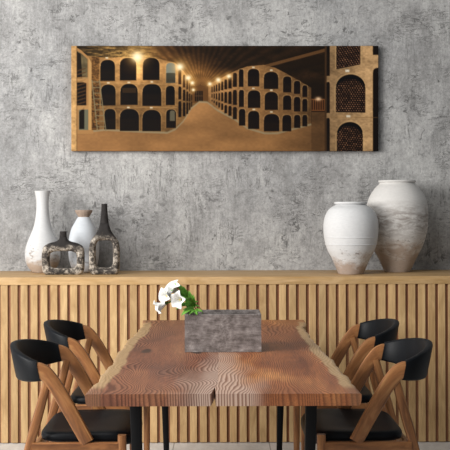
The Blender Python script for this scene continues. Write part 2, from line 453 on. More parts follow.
# ------------------------------------------------------------------ the canvas print
def paint_cellar():
    """wine cellar print, painted on a grid; coordinates are in print units 307 x 105"""
    S = 2; W, H = 307*S+1, 105*S+1
    X, Y = np.meshgrid(np.arange(W)/S, np.arange(H)/S)
    rng = np.random.RandomState(5)
    def vnoise(sx, sy, seed):
        r = np.random.RandomState(seed)
        gx = int(307/sx)+3; gy = int(105/sy)+3; G = r.rand(gy, gx)
        fx = X/sx; fy = Y/sy; ix = fx.astype(int); iy = fy.astype(int); tx = fx-ix; ty = fy-iy
        tx = tx*tx*(3-2*tx); ty = ty*ty*(3-2*ty)
        return (G[iy, ix]*(1-tx)+G[iy, ix+1]*tx)*(1-ty)+(G[iy+1, ix]*(1-tx)+G[iy+1, ix+1]*tx)*ty
    C = np.zeros((H, W, 3))
    def rgb(h): return np.array([int(h[i:i+2], 16)/255 for i in (1, 3, 5)])
    def put(mask, col, amt=1.0):
        mk = np.clip(mask, 0, 1)[..., None]*amt
        C[:] = C*(1-mk)+(col if isinstance(col, np.ndarray) and col.ndim == 3 else np.asarray(col))*mk
    def step(d, w=0.7): return np.clip(d/w+0.5, 0, 1)
    def poly_y(xs, ys): return np.interp(X, xs, ys)
    n1 = vnoise(9, 5, 1); n2 = vnoise(2.5, 1.6, 2); n3 = vnoise(22, 9, 3)
    # ---- vault: planks that run to the corridor's end at (129, 43)
    ang = np.arctan2(Y-43.0, X-129.0)
    rad = np.hypot(X-129.0, (Y-43.0)*1.6)
    plank = 0.5+0.5*np.sin(ang*46+n1*1.5)
    shade = 0.55+0.25*n1+0.28*plank*(0.4+n2)
    glow = 1.25*np.exp(-((X-62)/38)**2-((Y-12)/16)**2)+0.95*np.exp(-((X-118)/24)**2-((Y-30)/14)**2)+0.5*np.exp(-((X-155)/24)**2-((Y-34)/9)**2)
    ceil = rgb('#3d2713')[None, None]*(shade*(0.75+1.5*glow))[..., None]
    ceil = ceil+rgb('#3a2a10')[None, None]*(0.35*glow)[..., None]
    n4 = vnoise(6, 1.3, 7); n5 = vnoise(1.2, 0.9, 8)
    rock = rgb('#5b4423')[None, None]*(0.35+0.9*n4*n4+0.35*n5*(0.4+glow))[..., None]*(0.75+0.8*glow)[..., None]
    wgt = np.clip((92-X)/22, 0, 1)[..., None]
    ceil = ceil*(1-wgt)+rock*wgt
    C[:] = np.clip(ceil, 0, 1)
    # beam across the vault on the right
    bd = (Y-(22-(X-188)*0.27)); put(step(1.6-np.abs(bd))*step(X-178)*step(256-X), rgb('#6a4625'), 0.8)
    bd = (Y-(29-(X-188)*0.25)); put(step(5-np.abs(bd))*step(X-196)*step(256-X), rgb('#1c1109'), 0.7)
    # ---- floor
    fl_x = [0, 20, 34, 70, 96, 104, 112, 120, 128, 136, 146, 163, 176, 193, 206, 240, 256, 307]
    fl_y = [88, 85, 83.5, 85.5, 86.5, 83, 75, 62, 55.5, 56, 64, 73, 82, 87, 87, 78, 76, 76]
    fy = poly_y(fl_x, fl_y)
    fcol = rgb('#845a32')[None, None]*(0.80+0.22*n3+0.08*n2+0.12*np.clip((Y-80)/25, 0, 1)+0.3*np.exp(-((X-122)/30)**2-((Y-64)/16)**2)-0.28*np.clip((X-190)/70, 0, 1))[..., None]
    floor_mask = step(Y-fy)
    # ---- stone bank left (front x 16..106, then corner and receding side to x 129)
    def top_left(): return poly_y([0, 16, 34, 60, 88, 104, 112, 118, 124, 130], [2, 10, 12, 11, 13, 17, 25, 33, 40, 44])
    stone = lambda base: rgb(base)[None, None]*(0.74+0.24*n1+0.2*n2+0.12*n5)[..., None]
    lit = 0.72+0.62*np.exp(-((X-66)/34)**2-((Y-13)/26)**2)+0.5*np.exp(-((X-66)/5)**2-((Y-22)/13)**2)+0.62*np.exp(-((X-111)/12)**2-((Y-24)/18)**2)
    lb = step(Y-top_left())*step(130-X)
    put(lb, np.clip(stone('#9c6d3a')*lit[..., None], 0, 1))
    # ---- stone bank right (x 136..240)
    tr = poly_y([134, 140, 150, 164, 176, 192, 204, 214, 228, 240], [40, 37, 32, 25, 20.5, 19, 22, 27, 35, 42])
    rb = step(Y-tr)*step(X-135.5)*step(240-X)
    litr = 0.95-0.36*np.clip((X-185)/55, 0, 1)+0.3*np.exp(-((X-150)/12)**2-((Y-36)/14)**2)
    put(rb, np.clip(stone('#8f6337')*litr[..., None], 0, 1))
    # ---- corridor end
    put(step(X-121)*step(137-X)*step(Y-40)*step(57-Y), rgb('#5e3c1c'))
    put(step(X-123.5)*step(131.5-X)*step(Y-45)*step(55.5-Y), rgb('#1f130a'))
    for xx in (125.3, 127.5, 129.7): put(step(0.35-np.abs(X-xx), 0.5)*step(Y-45)*step(55.5-Y), rgb('#6a4a2a'), 0.6)
    put(step(0.35-np.abs(Y-50), 0.5)*step(X-123.5)*step(131.5-X), rgb('#6a4a2a'), 0.6)
    put(floor_mask, np.clip(fcol, 0, 1))
    # pale kerb line along the banks
    put(step(1.0-np.abs(Y-fy-0.3), 0.8)*step(X-12)*step(240-X), rgb('#8a8468'), 0.55)
    # ---- arched niches
    def arch(x0, x1, y0, y1, fill='#0f0906', edge=True, flat=1.0, bottles=0.35, slant=0.0):
        w = (x1-x0)/2; cx = (x0+x1)/2; rise = min(w*0.85*flat, (y1-y0)*0.48)
        xr = (X-cx)/max(w, 0.2)
        yt = y0+rise*(1-np.clip(1-np.abs(xr)**2.6, 0, 1)**0.5)+slant*(X-cx)
        mk = step(w-np.abs(X-cx), 0.8)*step(Y-yt, 0.8)*step(y1+slant*(X-cx)-Y, 0.8)
        if edge:
            yt2 = y0-0.9+(rise)*(1-np.sqrt(np.clip(1-((X-cx)/(w+0.8))**2, 0, 1)))
            put(step(w+0.7-np.abs(X-cx), 0.8)*step(Y-yt2, 0.8)*step(y1-Y)*(1-mk), rgb('#c79a5e'), 0.35)
        put(mk, rgb(fill))
        if bottles:
            st = np.clip((Y-(y0+(y1-y0)*0.38))/3, 0, 1)
            dots = (np.sin(X*3.1+np.floor(Y/1.6)*1.6)*np.sin(Y*3.9) > 0.1)*st
            put(mk*dots, rgb('#3a2414'), bottles)
    # left bank, three rows: x0 x1 top bottom
    for r in ((29, 43.7, 14, 35), (29.7, 44.3, 38.7, 59.5), (33, 44.3, 63, 83.5),
              (48.5, 65, 12, 34.5), (49, 66.4, 38, 59), (48.5, 67.7, 63, 85),
              (71.5, 88.2, 12, 34.2), (71, 90, 38, 60), (71, 89.7, 64, 85.2)):
        arch(*r)
    arch(94.8, 104, 17, 37, '#6f7468', bottles=0); arch(94.8, 104, 27, 37, '#3a3a30', False, 0.1, 0.6)
    arch(94.5, 103.5, 40, 59.2); arch(94.8, 104.7, 63.5, 82); arch(98.5, 103.6, 64.5, 75, '#57513f', False, 1, 0)
    put(step(7-np.abs(X-58))*step(47-Y)*step(Y-42)*step(Y-38), rgb('#3a2814'), 0.8)
    # receding side of the left bank
    for x0, x1, y0, y1 in ((107, 110, 24, 40), (111.6, 114, 29, 43), (115, 116.8, 33, 45), (117.7, 119, 37, 47), (119.8, 120.8, 40, 48)):
        arch(x0, x1, y0, y1-1.5, '#3b2512', False, 1, 0)
        arch(x0, x1, y1+0.6, y1+(y1-y0)*0.85, '#1d1209', False, 1, 0)
        arch(x0, x1, y1+(y1-y0)*0.95, min(y1+(y1-y0)*1.95, 80-(x0-107)*1.5), '#170e07', False, 1, 0)
    # right bank
    for r in ((176.4, 188, 23, 40.5), (192.5, 207, 26, 43), (211.7, 220, 30.6, 46.4), (222.5, 229, 35, 48), (231, 236, 39.5, 51),
              (176.4, 189, 44.4, 62), (193.3, 206.6, 46, 64), (211.7, 220, 49.5, 64), (222.5, 229, 51, 65.6), (231, 236, 53, 65.6),
              (176.7, 188, 65, 83), (192.5, 208, 68, 85.3), (211, 220, 69, 85.3), (222.7, 229, 69, 82), (231, 236, 69, 80.4),
              (167.5, 172.2, 23.4, 41), (167.5, 172.6, 44, 61), (167.5, 174, 63, 79.7)):
        arch(*r, fill='#120b07', flat=0.9)
    for x0, x1, y0, y1, y2, y3 in ((161.5, 165.6, 27, 41, 44, 59), (157, 160.3, 31, 42.5, 45.5, 58), (153, 155.8, 33.5, 43.5, 46, 57), (149.8, 151.9, 35.5, 44.5, 46.5, 55.5), (147, 148.7, 37, 45, 47, 54.5), (144.5, 145.9, 38.5, 45.5, 47.3, 53.5), (142.3, 143.5, 39.5, 46, 47.6, 52.5), (140.2, 141.2, 40.5, 46.4, 47.8, 51.8)):
        for ya, yb in ((y0, y1), (y2, y3), (y3+2, y3+(y3-y2)*0.95)):
            arch(x0, x1, ya, yb, '#1c1109', False, 1, 0)
    # ledge lines with small tags
    for pts in (([27, 106], [36.6, 38.6]), ([27, 106], [61, 61.6])):
        put(step(0.35-np.abs(Y-np.interp(X, *pts)), 0.5)*step(X-27)*step(106-X), rgb('#c8975a'), 0.35)
    for x, y in ((35.5, 12), (37, 37), (57.5, 36.5), (80.5, 36), (57, 61.5), (80, 61.8), (182, 21.5), (200, 24.3), (182, 42.5), (200, 44.3), (182.5, 63.5), (200, 66)):
        put(step(1.3-np.abs(X-x))*step(0.7-np.abs(Y-y)), rgb('#d9c9a8'), 0.8)
    # ---- far left: pillar, niche with racks, dim wall and ladder
    ytl = poly_y([5, 10, 17, 21], [1.5, 4.5, 11, 19])
    put(step(22-X)*step(X-5)*step(88-Y)*step(Y-ytl), rgb('#9a6c3c'))
    put(step(X-5.3)*step(16.3-X)*step(Y-ytl-3)*step(33-Y), stone('#5a4d33'))
    put(step(X-5.3)*step(9-X+Y*0.06)*step(Y-ytl-4)*step(33-Y), rgb('#1c140c'))
    put(step(X-5.3)*step(15-X)*step(Y-35-np.clip(X-10, 0, 9)*0.5)*step(60-Y), rgb('#150e08'))
    put((np.sin(Y*1.7+X*0.5) > 0.45)*step(X-5.3)*step(14.5-X)*step(Y-22)*step(59-Y)*1.0, rgb('#50351b'), 0.75)
    put(step(X-7.5)*step(17-X)*step(Y-63-np.clip((10-X), 0, 9)*0.5)*step(84-Y), rgb('#5e5d49'))
    put(step(X-8)*step(13-X)*step(Y-66+np.abs(X-8))*step(83-Y), rgb('#15100a'))
    put(step(2.6-np.abs(Y-34))*step(X-5.3)*step(17-X), rgb('#a97a45'), 0.7)
    put(step(2.2-np.abs(Y-61.5))*step(X-5.3)*step(18-X), rgb('#a97a45'), 0.8)
    put(step(1.5-np.abs(X-18.7))*step(Y-ytl)*step(84-Y), rgb('#b08249'))
    put(step(X-20.3)*step(28-X)*step(Y-11)*step(84-Y), stone('#66431f')*(0.7+0.5*n5)[..., None])
    put((n2 > 0.6)*step(X-20.3)*step(28-X)*step(Y-40)*step(84-Y), rgb('#2a1a0d'), 0.6)
    put(step(5.4-X), stone('#b3854e')*np.ones((H, W, 1)))
    put(step(0.35-np.abs(X-5.5), 0.5), rgb('#4a3218'), 0.6)
    for xa, xb in ((20.5, 26), (28, 34.5)):
        put(step(0.45-np.abs(X-(xa+(xb-xa)*(Y-34)/50)), 0.7)*step(Y-34)*step(85-Y), rgb('#77694a'))
    for yy in np.arange(36, 84, 5.6):
        xa = 20.5+5.5*(yy-34)/50; xb = 28+6.5*(yy-34)/50
        put(step(0.35-np.abs(Y-yy), 0.6)*step(X-xa)*step(xb-X), rgb('#77694a'))
    # ---- right: dim passage and the near rack wall
    put(step(X-240)*step(256-X)*step(Y-38)*step(78-Y), rgb('#1d1209'))
    put(step(X-240)*step(254-X)*step(Y-53)*step(65-Y), rgb('#8a4f24'), 0.75)
    for xx in np.arange(241, 254, 2.2): put(step(0.65-np.abs(X-xx), 0.6)*step(Y-54)*step(64-Y), rgb('#22130a'), 0.9)
    put(np.exp(-((X-247)/3)**2-((Y-53)/2)**2), rgb('#f0c090'), 0.9)
    put(step(X-240)*step(256-X)*step(Y-(66+(X-240)*0.0))*step(105-Y), np.clip(fcol*0.85, 0, 1))
    rs = stone('#a67f53')*(0.78+0.3*np.clip((X-262)/34, 0, 1))[..., None]
    put(step(X-254), np.clip(rs, 0, 1))
    put(step(1.0-np.abs(X-254.3)), rgb('#3a2614'), 0.9)
    for ya, yb in ((-9, 30), (36, 67), (72, 110)):
        arch(255.2, 258.4, ya, yb, '#140d08', False, 1, 0.3)
        arch(301.5, 312, ya-(21 if ya < 0 else 14), yb-(21 if ya < 0 else 2), '#140d08', False, 1, 0)
    def rack(x0, x1, y0, y1, slant, rise):
        w = (x1-x0)/2; cx = (x0+x1)/2
        xr = np.clip((X-cx)/w, -1, 1)
        yt = y0+rise*(1-np.sqrt(1-xr**2))
        yb = y1+slant*(X-cx)
        mk = step(w-np.abs(X-cx))*step(Y-yt)*step(yb-Y)
        put(step(w+1.3-np.abs(X-cx))*step(Y-yt+1.5)*step(yb-Y), rgb('#c69c64'), 0.4)
        put(mk, rgb('#0c0604'))
        rowh = 2.05; row = np.floor((Y+slant*0-(X-cx)*slant)/rowh)
        px = ((X+(row % 2)*1.25) % 2.5)-1.25; py = ((Y-(X-cx)*slant) % rowh)-rowh/2
        b = np.exp(-(px**2+py**2)/0.42)*np.clip((Y-yt-1.5-2.5*n1)/3, 0, 1)*(0.35+0.9*n2)
        put(mk*b, rgb('#a8704c'), 0.95)
    rack(265, 289, -30, 21, -0.2, 5)
    rack(264.5, 294, 28.5, 66.5, 0.02, 13)
    rack(265.5, 291.5, 76, 120, 0.12, 12)
    for x, y in ((276, 25), (277, 70.5)): put(step(2-np.abs(X-x))*step(1.2-np.abs(Y-y)), rgb('#d8cdb4'), 0.9)
    put(step(0.3-np.abs(Y-68.5-0.01*X), 0.6)*step(X-259), rgb('#7a5730'), 0.6)
    # ---- lamps printed in the picture
    for x, y, r in ((66, 11, 5.2), (108.5, 21, 3.6), (117, 32, 2.6), (121, 37, 1.8), (147, 34, 2.2), (157.5, 30.5, 2.0), (138.5, 38, 1.8), (122, 44, 1.4)):
        d = np.hypot(X-x, (Y-y)*1.1)
        put(np.exp(-(d/(r*2.2))**2), rgb('#e8a950'), 0.55); put(np.exp(-(d/r)**2), rgb('#fff0c4'), 0.95)
    C[:] = np.clip(C, 0, 1)
    g_ = C.mean(-1, keepdims=True); C = np.clip(g_+(C-g_)*0.84, 0, 1); C = np.clip(C+0.16*(C-0.35)*(1-C), 0, 1)
    L = np.where(C <= 0.04045, C/12.92, ((C+0.055)/1.055)**2.4)
    return W, H, L*0.92

def canvas_print():
    W, H, L = paint_cellar()
    w, h, dep = 1.916, 0.656, 0.04
    gx = np.linspace(-w/2, w/2, W); gz = np.linspace(h/2, -h/2, H)
    XX, ZZ = np.meshgrid(gx, gz)
    front = np.stack([XX, np.full_like(XX, -dep), ZZ], -1).reshape(-1, 3)
    idx = np.arange(W*H).reshape(H, W)
    ring = np.concatenate([idx[0, :-1], idx[:-1, -1], idx[-1, :0:-1], idx[:0:-1, 0]])
    back = front[ring].copy(); back[:, 1] = 0
    verts = np.concatenate([front, back]); nb = len(front); R = len(ring)
    a = idx[:-1, :-1].ravel(); b = idx[1:, :-1].ravel(); c = idx[1:, 1:].ravel(); d = idx[:-1, 1:].ravel()
    q = np.stack([a, b, c, d], 1)
    r0 = ring; r1 = np.roll(ring, -1); k0 = nb+np.arange(R); k1 = nb+np.roll(np.arange(R), -1)
    q = np.concatenate([q, np.stack([r0, r1, k1, k0], 1)])
    me = bpy.data.meshes.new('canvas_print')
    nq = len(q)
    me.vertices.add(len(verts)); me.vertices.foreach_set('co', verts.ravel().astype(np.float32))
    me.loops.add(nq*4+R); me.polygons.add(nq+1)
    li = np.concatenate([q.ravel(), (nb+np.arange(R))])
    me.loops.foreach_set('vertex_index', li.astype(np.int32))
    me.polygons.foreach_set('loop_start', np.concatenate([np.arange(nq)*4, [nq*4]]).astype(np.int32))
    me.update(calc_edges=True); me.validate()
    ca = me.color_attributes.new('print', 'FLOAT_COLOR', 'POINT')
    col = np.concatenate([L.reshape(-1, 3), L.reshape(-1, 3)[ring]])
    col = np.concatenate([col, np.ones((len(col), 1))], 1)
    ca.data.foreach_set('color', col.ravel().astype(np.float32))
    me.materials.append(M['print'])
    o = bpy.data.objects.new('canvas_print', me); COL.objects.link(o)
    return o
pic = canvas_print()
pic.location = (0.026, WALL_Y-0.001, CAM_H+0.690)
pic.rotation_euler = (0, math.radians(0.17), 0)
pic['label'] = 'wide canvas print of a vaulted wine cellar hanging on the concrete wall'
pic['category'] = 'picture'

# ------------------------------------------------------------------ vases on the sideboard
SH = SB_H
def pxprof(pts, base_y, scale):
    """profile given as (half width, height) pairs in picture units -> metres"""
    return [(r/scale, (base_y-y)/scale) for r, y in pts]

# tall white bottle vase
s = 1003/6.12
t = thing('bottle_vase', 'tall white bottle vase with flared lip and worn brownish belly, left end of sideboard', 'vase', (-1.089, 6.12, SH))
out = smooth_profile(pxprof([(9.0, 272.6), (11.5, 270.5), (15.8, 264), (17.6, 255.5), (16.4, 246), (12.8, 236.5), (9.3, 228), (7.2, 219), (6.1, 208), (6.3, 199), (7.4, 193), (8.0, 191)], 272.6, s), 60)
inn = [(max(r-0.006, 0.002), z) for r, z in out[::-1] if z > 0.012]
bm = bmesh.new(); add_lathe(bm, [(0, 0)]+out+[(out[-1][0]-0.003, out[-1][1]+0.001)]+inn+[(0, inn[-1][1])])
M['cer_a'] = ceramic('white_glaze_worn_base', '#cbcbcb', '#8f7b68', -0.02, 0.16, 0.5, 2)
mesh_obj('body', bm, M['cer_a'], t)

# smaller white vase with beige rim
s = 1003/6.13
t = thing('rimmed_vase', 'small white vase with a bare beige rim standing behind the two dark vases', 'vase', (-0.839, 6.13, SH))
out = smooth_profile(pxprof([(9.5, 272.6), (11.5, 270), (14.6, 260), (15.4, 248), (14.8, 239), (12.4, 229), (8.4, 221.5), (5.8, 217.2)], 272.6, s), 50)
inn = [(max(r-0.006, 0.002), z) for r, z in out[::-1] if z > 0.012]
bm = bmesh.new(); add_lathe(bm, [(0, 0)]+out+inn+[(0, inn[-1][1])])
M['cer_b'] = ceramic('white_glaze_small', '#c6cacf', '#8f7f70', -0.04, 0.09, 0.35, 5)
mesh_obj('body', bm, M['cer_b'], t)
z0 = out[-1][1]
bm = bmesh.new()
rp = smooth_profile([(5.5/s, z0-0.002), (5.9/s, z0+0.006), (7.4/s, z0+0.02), (8.6/s, z0+0.034), (8.7/s, z0+0.043)], 16)
add_lathe(bm, rp+[(r-0.006, z) for r, z in rp[::-1]]+[rp[0]])
mesh_obj('rim', bm, M['rim_clay'], t)['label'] = 'beige unglazed rim'

def ring_vase(name, label, loc, s, outline, base_y, hole, neck, depth, mat):
    """hollow-centred vase: bottle outline (half width, picture height) with an opening through the body"""
    t = thing(name, label, 'vase', loc)
    O = [(v.x/s, (base_y-v.y)/s) for v in spline([(r, y, 0) for r, y in outline], 80)]
    poly = O+[(-x, z) for x, z in O[::-1]]
    z0, z1, hw = (base_y-hole[0])/s, (base_y-hole[1])/s, hole[2]/s
    zc = (z0+z1)/2
    def cast(th):
        d = (math.cos(th), math.sin(th)); best = 0
        for (ax, az), (bx, bz) in zip(poly, poly[1:]+poly[:1]):
            ex, ez = bx-ax, bz-az; den = d[0]*ez-d[1]*ex
            if abs(den) < 1e-12: continue
            tt = (ax*ez-(az-zc)*ex)/den; u = (ax*d[1]-(az-zc)*d[0])/den
            if -1e-6 <= u <= 1+1e-6 and tt > best: best = tt
        return Vector((d[0]*best, 0, zc+d[1]*best))
    N, K = 120, 20
    bm = bmesh.new(); rings = []
    for i in range(N):
        th = 2*PI*(i+0.5)/N; c, s_ = math.cos(th), math.sin(th)
        # superellipse radius in this direction
        e = 4.5; rr = (abs(c/hw)**e+abs(s_/((z1-z0)/2))**e)**(-1/e)
        o_ = cast(th); i_ = Vector((c*rr, 0, zc+s_*rr))
        mid = (o_+i_)/2; hv = (o_-i_)/2; ring = []
        for k in range(K):
            ph = 2*PI*k/K
            cp = math.copysign(abs(math.cos(ph))**0.7, math.cos(ph)); sp = math.copysign(abs(math.sin(ph))**0.7, math.sin(ph))
            p = mid+hv*cp; p.y = depth/2*sp
            ring.append(bm.verts.new(p))
        rings.append(ring)
    for i in range(N):
        a, b = rings[i], rings[(i+1) % N]
        for k in range(K): bm.faces.new([a[k], a[(k+1) % K], b[(k+1) % K], b[k]])
    for v in bm.verts:
        if v.co.z < 0.004: v.co.z = 0.0
    bmesh.ops.recalc_face_normals(bm, faces=bm.faces[:])
    mesh_obj('body', bm, mat, t)
    bm = bmesh.new()
    pr = smooth_profile([(r/s, (base_y-y)/s) for r, y in neck], 30)
    add_lathe(bm, pr+[(max(r-0.006, 0.003), z) for r, z in pr[::-1] if z > pr[0][1]+0.01], 40, 0.9)
    mesh_obj('neck', bm, M['dark_clay'], t)['label'] = 'matte black neck'
    return t
s = 1003/5.935
M['mot_a'] = mottled('mottled_black_and_cream_clay', 1.0, (274.4-249.5)/s, (274.4-244)/s)
M['mot_b'] = mottled('mottled_grey_and_cream_clay', 6.0, (274.4-241)/s, (274.4-233)/s)
ring_vase('ring_vase', 'low wide black and cream mottled vase with a rectangular opening and short neck', (-0.934, 5.935, SH), s,
          [(0, 274.4), (14, 274.4), (18.8, 273.2), (20.6, 270), (21.2, 262), (21.0, 252), (19.2, 246.2), (14, 243), (8, 241.4), (4.2, 239.2), (3.4, 236.5), (0, 236.4)], 274.4,
          (268, 251, 13.6), [(4.4, 241.5), (3.7, 238), (3.4, 235), (3.3, 231.6), (3.4, 231.2)], 0.062, M['mot_a'])
ring_vase('ring_vase', 'tall black and cream mottled vase with a narrow opening and long black neck', (-0.691, 5.94, SH), s,
          [(0, 274.4), (10, 274.4), (13.6, 273), (15, 269), (15.3, 258), (15.2, 249), (14.2, 242.6), (11.6, 237.8), (8.2, 233.4), (5.4, 228), (4.3, 223), (0, 222.8)], 274.4,
          (267.6, 240.3, 8.7), [(6.0, 230), (4.6, 224.5), (3.7, 217), (3.1, 210), (2.95, 204.4), (3.1, 203.9)], 0.066, M['mot_b'])

# two big urns on the right
s = 1003/5.92
t = thing('clay_urn', 'shorter whitewashed clay urn with clay showing at its foot, left of the two urns', 'vase', (0.766, 5.92, SH))
out = smooth_profile(pxprof([(12.2, 274.2), (13.2, 272.5), (18.5, 260), (23.5, 250), (26.3, 240), (27.4, 228), (26.2, 218), (21.8, 209.5), (15.2, 205.2), (14.2, 204.4)], 274.2, s), 60)
inn = [(r-0.009, z) for r, z in out[::-1] if z > 0.02]
bm = bmesh.new(); add_lathe(bm, [(0, 0)]+out+inn+[(0, inn[-1][1])], 72)
M['cer_c'] = ceramic('whitewashed_clay_foot', '#d8d8d8', '#85705f', -0.02, 0.15, 0.5, 9)
mesh_obj('body', bm, M['cer_c'], t)
z0 = out[-1][1]
bm = bmesh.new(); rp = [(13.4/s, z0-0.001), (15.7/s, z0), (16.3/s, z0+0.003), (16.4/s, z0+0.010), (15.9/s, z0+0.013), (14.2/s, z0+0.013), (13.4/s, z0+0.008)]
add_lathe(bm, rp+[rp[0]], 72); mesh_obj('rim', bm, M['cer_c'], t, auto=50)
for zz, rr in ((274.2-237.5, 27.0), (274.2-244.6, 25.5)):
    bm = bmesh.new(); bmesh.ops.create_uvsphere(bm, u_segments=4, v_segments=3, radius=0.001); bm.clear()
    nseg = 72; R0 = [r for r, z in out if abs(z-zz/s) == min(abs(z2-zz/s) for _, z2 in out)][0]+0.0005
    ringv = []
    for k in range(nseg):
        a = 2*PI*k/nseg; rr_ = []
        for j in range(6):
            ph = 2*PI*j/6; r_ = R0+0.0016*math.cos(ph)
            rr_.append(bm.verts.new((r_*math.cos(a), r_*math.sin(a), zz/s+0.0022*math.sin(ph))))
        ringv.append(rr_)
    for k in range(nseg):
        a, b = ringv[k], ringv[(k+1) % nseg]
        for j in range(6): bm.faces.new([a[j], a[(j+1) % 6], b[(j+1) % 6], b[j]])
    bmesh.ops.recalc_face_normals(bm, faces=bm.faces[:])
    mesh_obj('raised_band', bm, M['cer_c'], t)

s = 1003/6.11
t = thing('clay_urn', 'taller greyish brown weathered clay urn at the right end of the sideboard', 'vase', (1.073, 6.11, SH))
out = smooth_profile(pxprof([(12.4, 271.8), (13.4, 270), (19, 258), (25, 246), (29.3, 232), (30.6, 220), (30.3, 208), (28, 198), (22.6, 189), (18.2, 184.5), (17.2, 182.6)], 271.8, s), 60)
inn = [(r-0.009, z) for r, z in out[::-1] if z > 0.02]
bm = bmesh.new(); add_lathe(bm, [(0, 0)]+out+inn+[(0, inn[-1][1])], 72)
M['cer_d'] = ceramic('weathered_clay_urn', '#d6d3cf', '#8f7d6e', 0.04, 0.24, 0.5, 14, (0.31, 0.13, '#8a8079'))
mesh_obj('body', bm, M['cer_d'], t)
z0 = out[-1][1]
bm = bmesh.new(); rp = [(16.2/s, z0-0.001), (18.0/s, z0), (18.5/s, z0+0.003), (18.5/s, z0+0.010), (18.0/s, z0+0.013), (16.6/s, z0+0.013), (15.8/s, z0+0.008)]
add_lathe(bm, rp+[rp[0]], 72); mesh_obj('rim', bm, M['cer_d'], t, auto=50)

# ------------------------------------------------------------------ dining table
TY0, TY1, TZ, TT = 3.20, 5.33, 0.74, 0.039
TYC = (TY0+TY1)/2; TL = TY1-TY0
table = thing('live_edge_table', 'live-edge wooden dining table with cream sapwood edges and black metal legs', 'table', (0, TYC, 0))
def edge_x(side, y):
    """outline of the live edge; y runs 0 (front) .. 1 (back)"""
    if side < 0: return np.interp(y, [0, 0.02, 0.12, 0.28, 0.45, 0.62, 0.72, 0.80, 0.86, 0.93, 1.0], [-.436, -.436, -.428, -.421, -.424, -.420, -.412, -.402, -.398, -.405, -.418])
    return np.interp(y, [0, 0.03, 0.12, 0.27, 0.42, 0.55, 0.66, 0.76, 0.84, 0.87, 0.93, 1.0], [.447, .447, .441, .437, .426, .414, .412, .408, .412, .424, .436, .440])
SEAM = -0.012
def slab(side, mat, name):
    NY, NX = 150, 26
    rnd = random.Random(4+side)
    prof = [(0.0, -1), (0.55, -1), (0.80, -1), (0.92, -1), (0.962, -0.95), (0.985, -0.6), (0.995, 0.0), (1.0, 0.6), (0.995, 0.88), (0.975, 1), (0.90, 1), (0.6, 1), (0.4, 1), (0.2, 1), (0.0, 1)]
    bm = bmesh.new(); ed = bm.verts.layers.float.new('edge_dist')
    rings = []
    ph = [rnd.uniform(0, 6) for _ in range(4)]
    for i in range(NY+1):
        u = i/NY; u = u*u*(3-2*u)*0.35+u*0.65
        y = -TL/2+TL*u
        wob = 0.0035*math.sin(u*31+ph[0])+0.0025*math.sin(u*67+ph[1])+0.0015*math.sin(u*140+ph[2])
        xe = float(edge_x(side, u))+side*wob*min(1, u*12, (1-u)*12)
        xi = SEAM
        # the split at the front end of the seam
        if u < 0.06:
            k = 1-u/0.06
            xi = SEAM-0.009 + (-0.010*k if side < 0 else 0.004*k)*1.0 + (0.009 if False else 0)
            xi = (SEAM-0.010-0.012*k) if side < 0 else (SEAM-0.010+0.004*k)
        elif u < 0.09:
            k = (u-0.06)/0.03; xi = SEAM-0.010*(1-k)
        ring = []
        wid = abs(xe-xi)
        for f, zz in prof:
            g_ = 1-(1-f)*1.0
            x = xi+(xe-xi)*g_
            # keep the rounded edge zone narrow whatever the board width
            if f >= 0.8: x = xe-side*(1-f)*0.16
            v = bm.verts.new((x, y, TZ-TT/2+TT/2*zz))
            v[ed] = abs(xe-x)
            ring.append(v)
        rings.append(ring)
    K = len(prof)
    for a, b in zip(rings, rings[1:]):
        for k in range(K): bm.faces.new([a[k], a[(k+1) % K], b[(k+1) % K], b[k]])
    bm.faces.new(rings[0]); bm.faces.new(rings[-1][::-1])
    bmesh.ops.recalc_face_normals(bm, faces=bm.faces[:])
    return mesh_obj(name, bm, mat, table, auto=38)
slab(-1, M['slab_a'], 'tabletop_board')['label'] = 'left reddish brown board with a pale inner edge'
slab(1, M['slab_b'], 'tabletop_board')['label'] = 'right orange brown board'
for sy, yy in ((-1, 3.46-TYC), (1, 5.10-TYC)):
    for sx in (-1, 1):
        bm = bmesh.new()
        cx = 0.006
        loft(bm, [(cx+sx*0.304, yy, TZ-TT-0.001), (cx+sx*0.284, yy, 0.0)], [0.040, 0.026], [0.036, 0.026], (0, 1, 0), 0.004)
        mesh_obj('leg', bm, M['steel'], table, auto=40)
    bm = bmesh.new(); add_box(bm, (-0.30, yy-0.02, TZ-TT-0.008), (0.32, yy+0.02, TZ-TT-0.0003), 0.001)
    mesh_obj('mounting_plate', bm, M['steel'], table, auto=40)

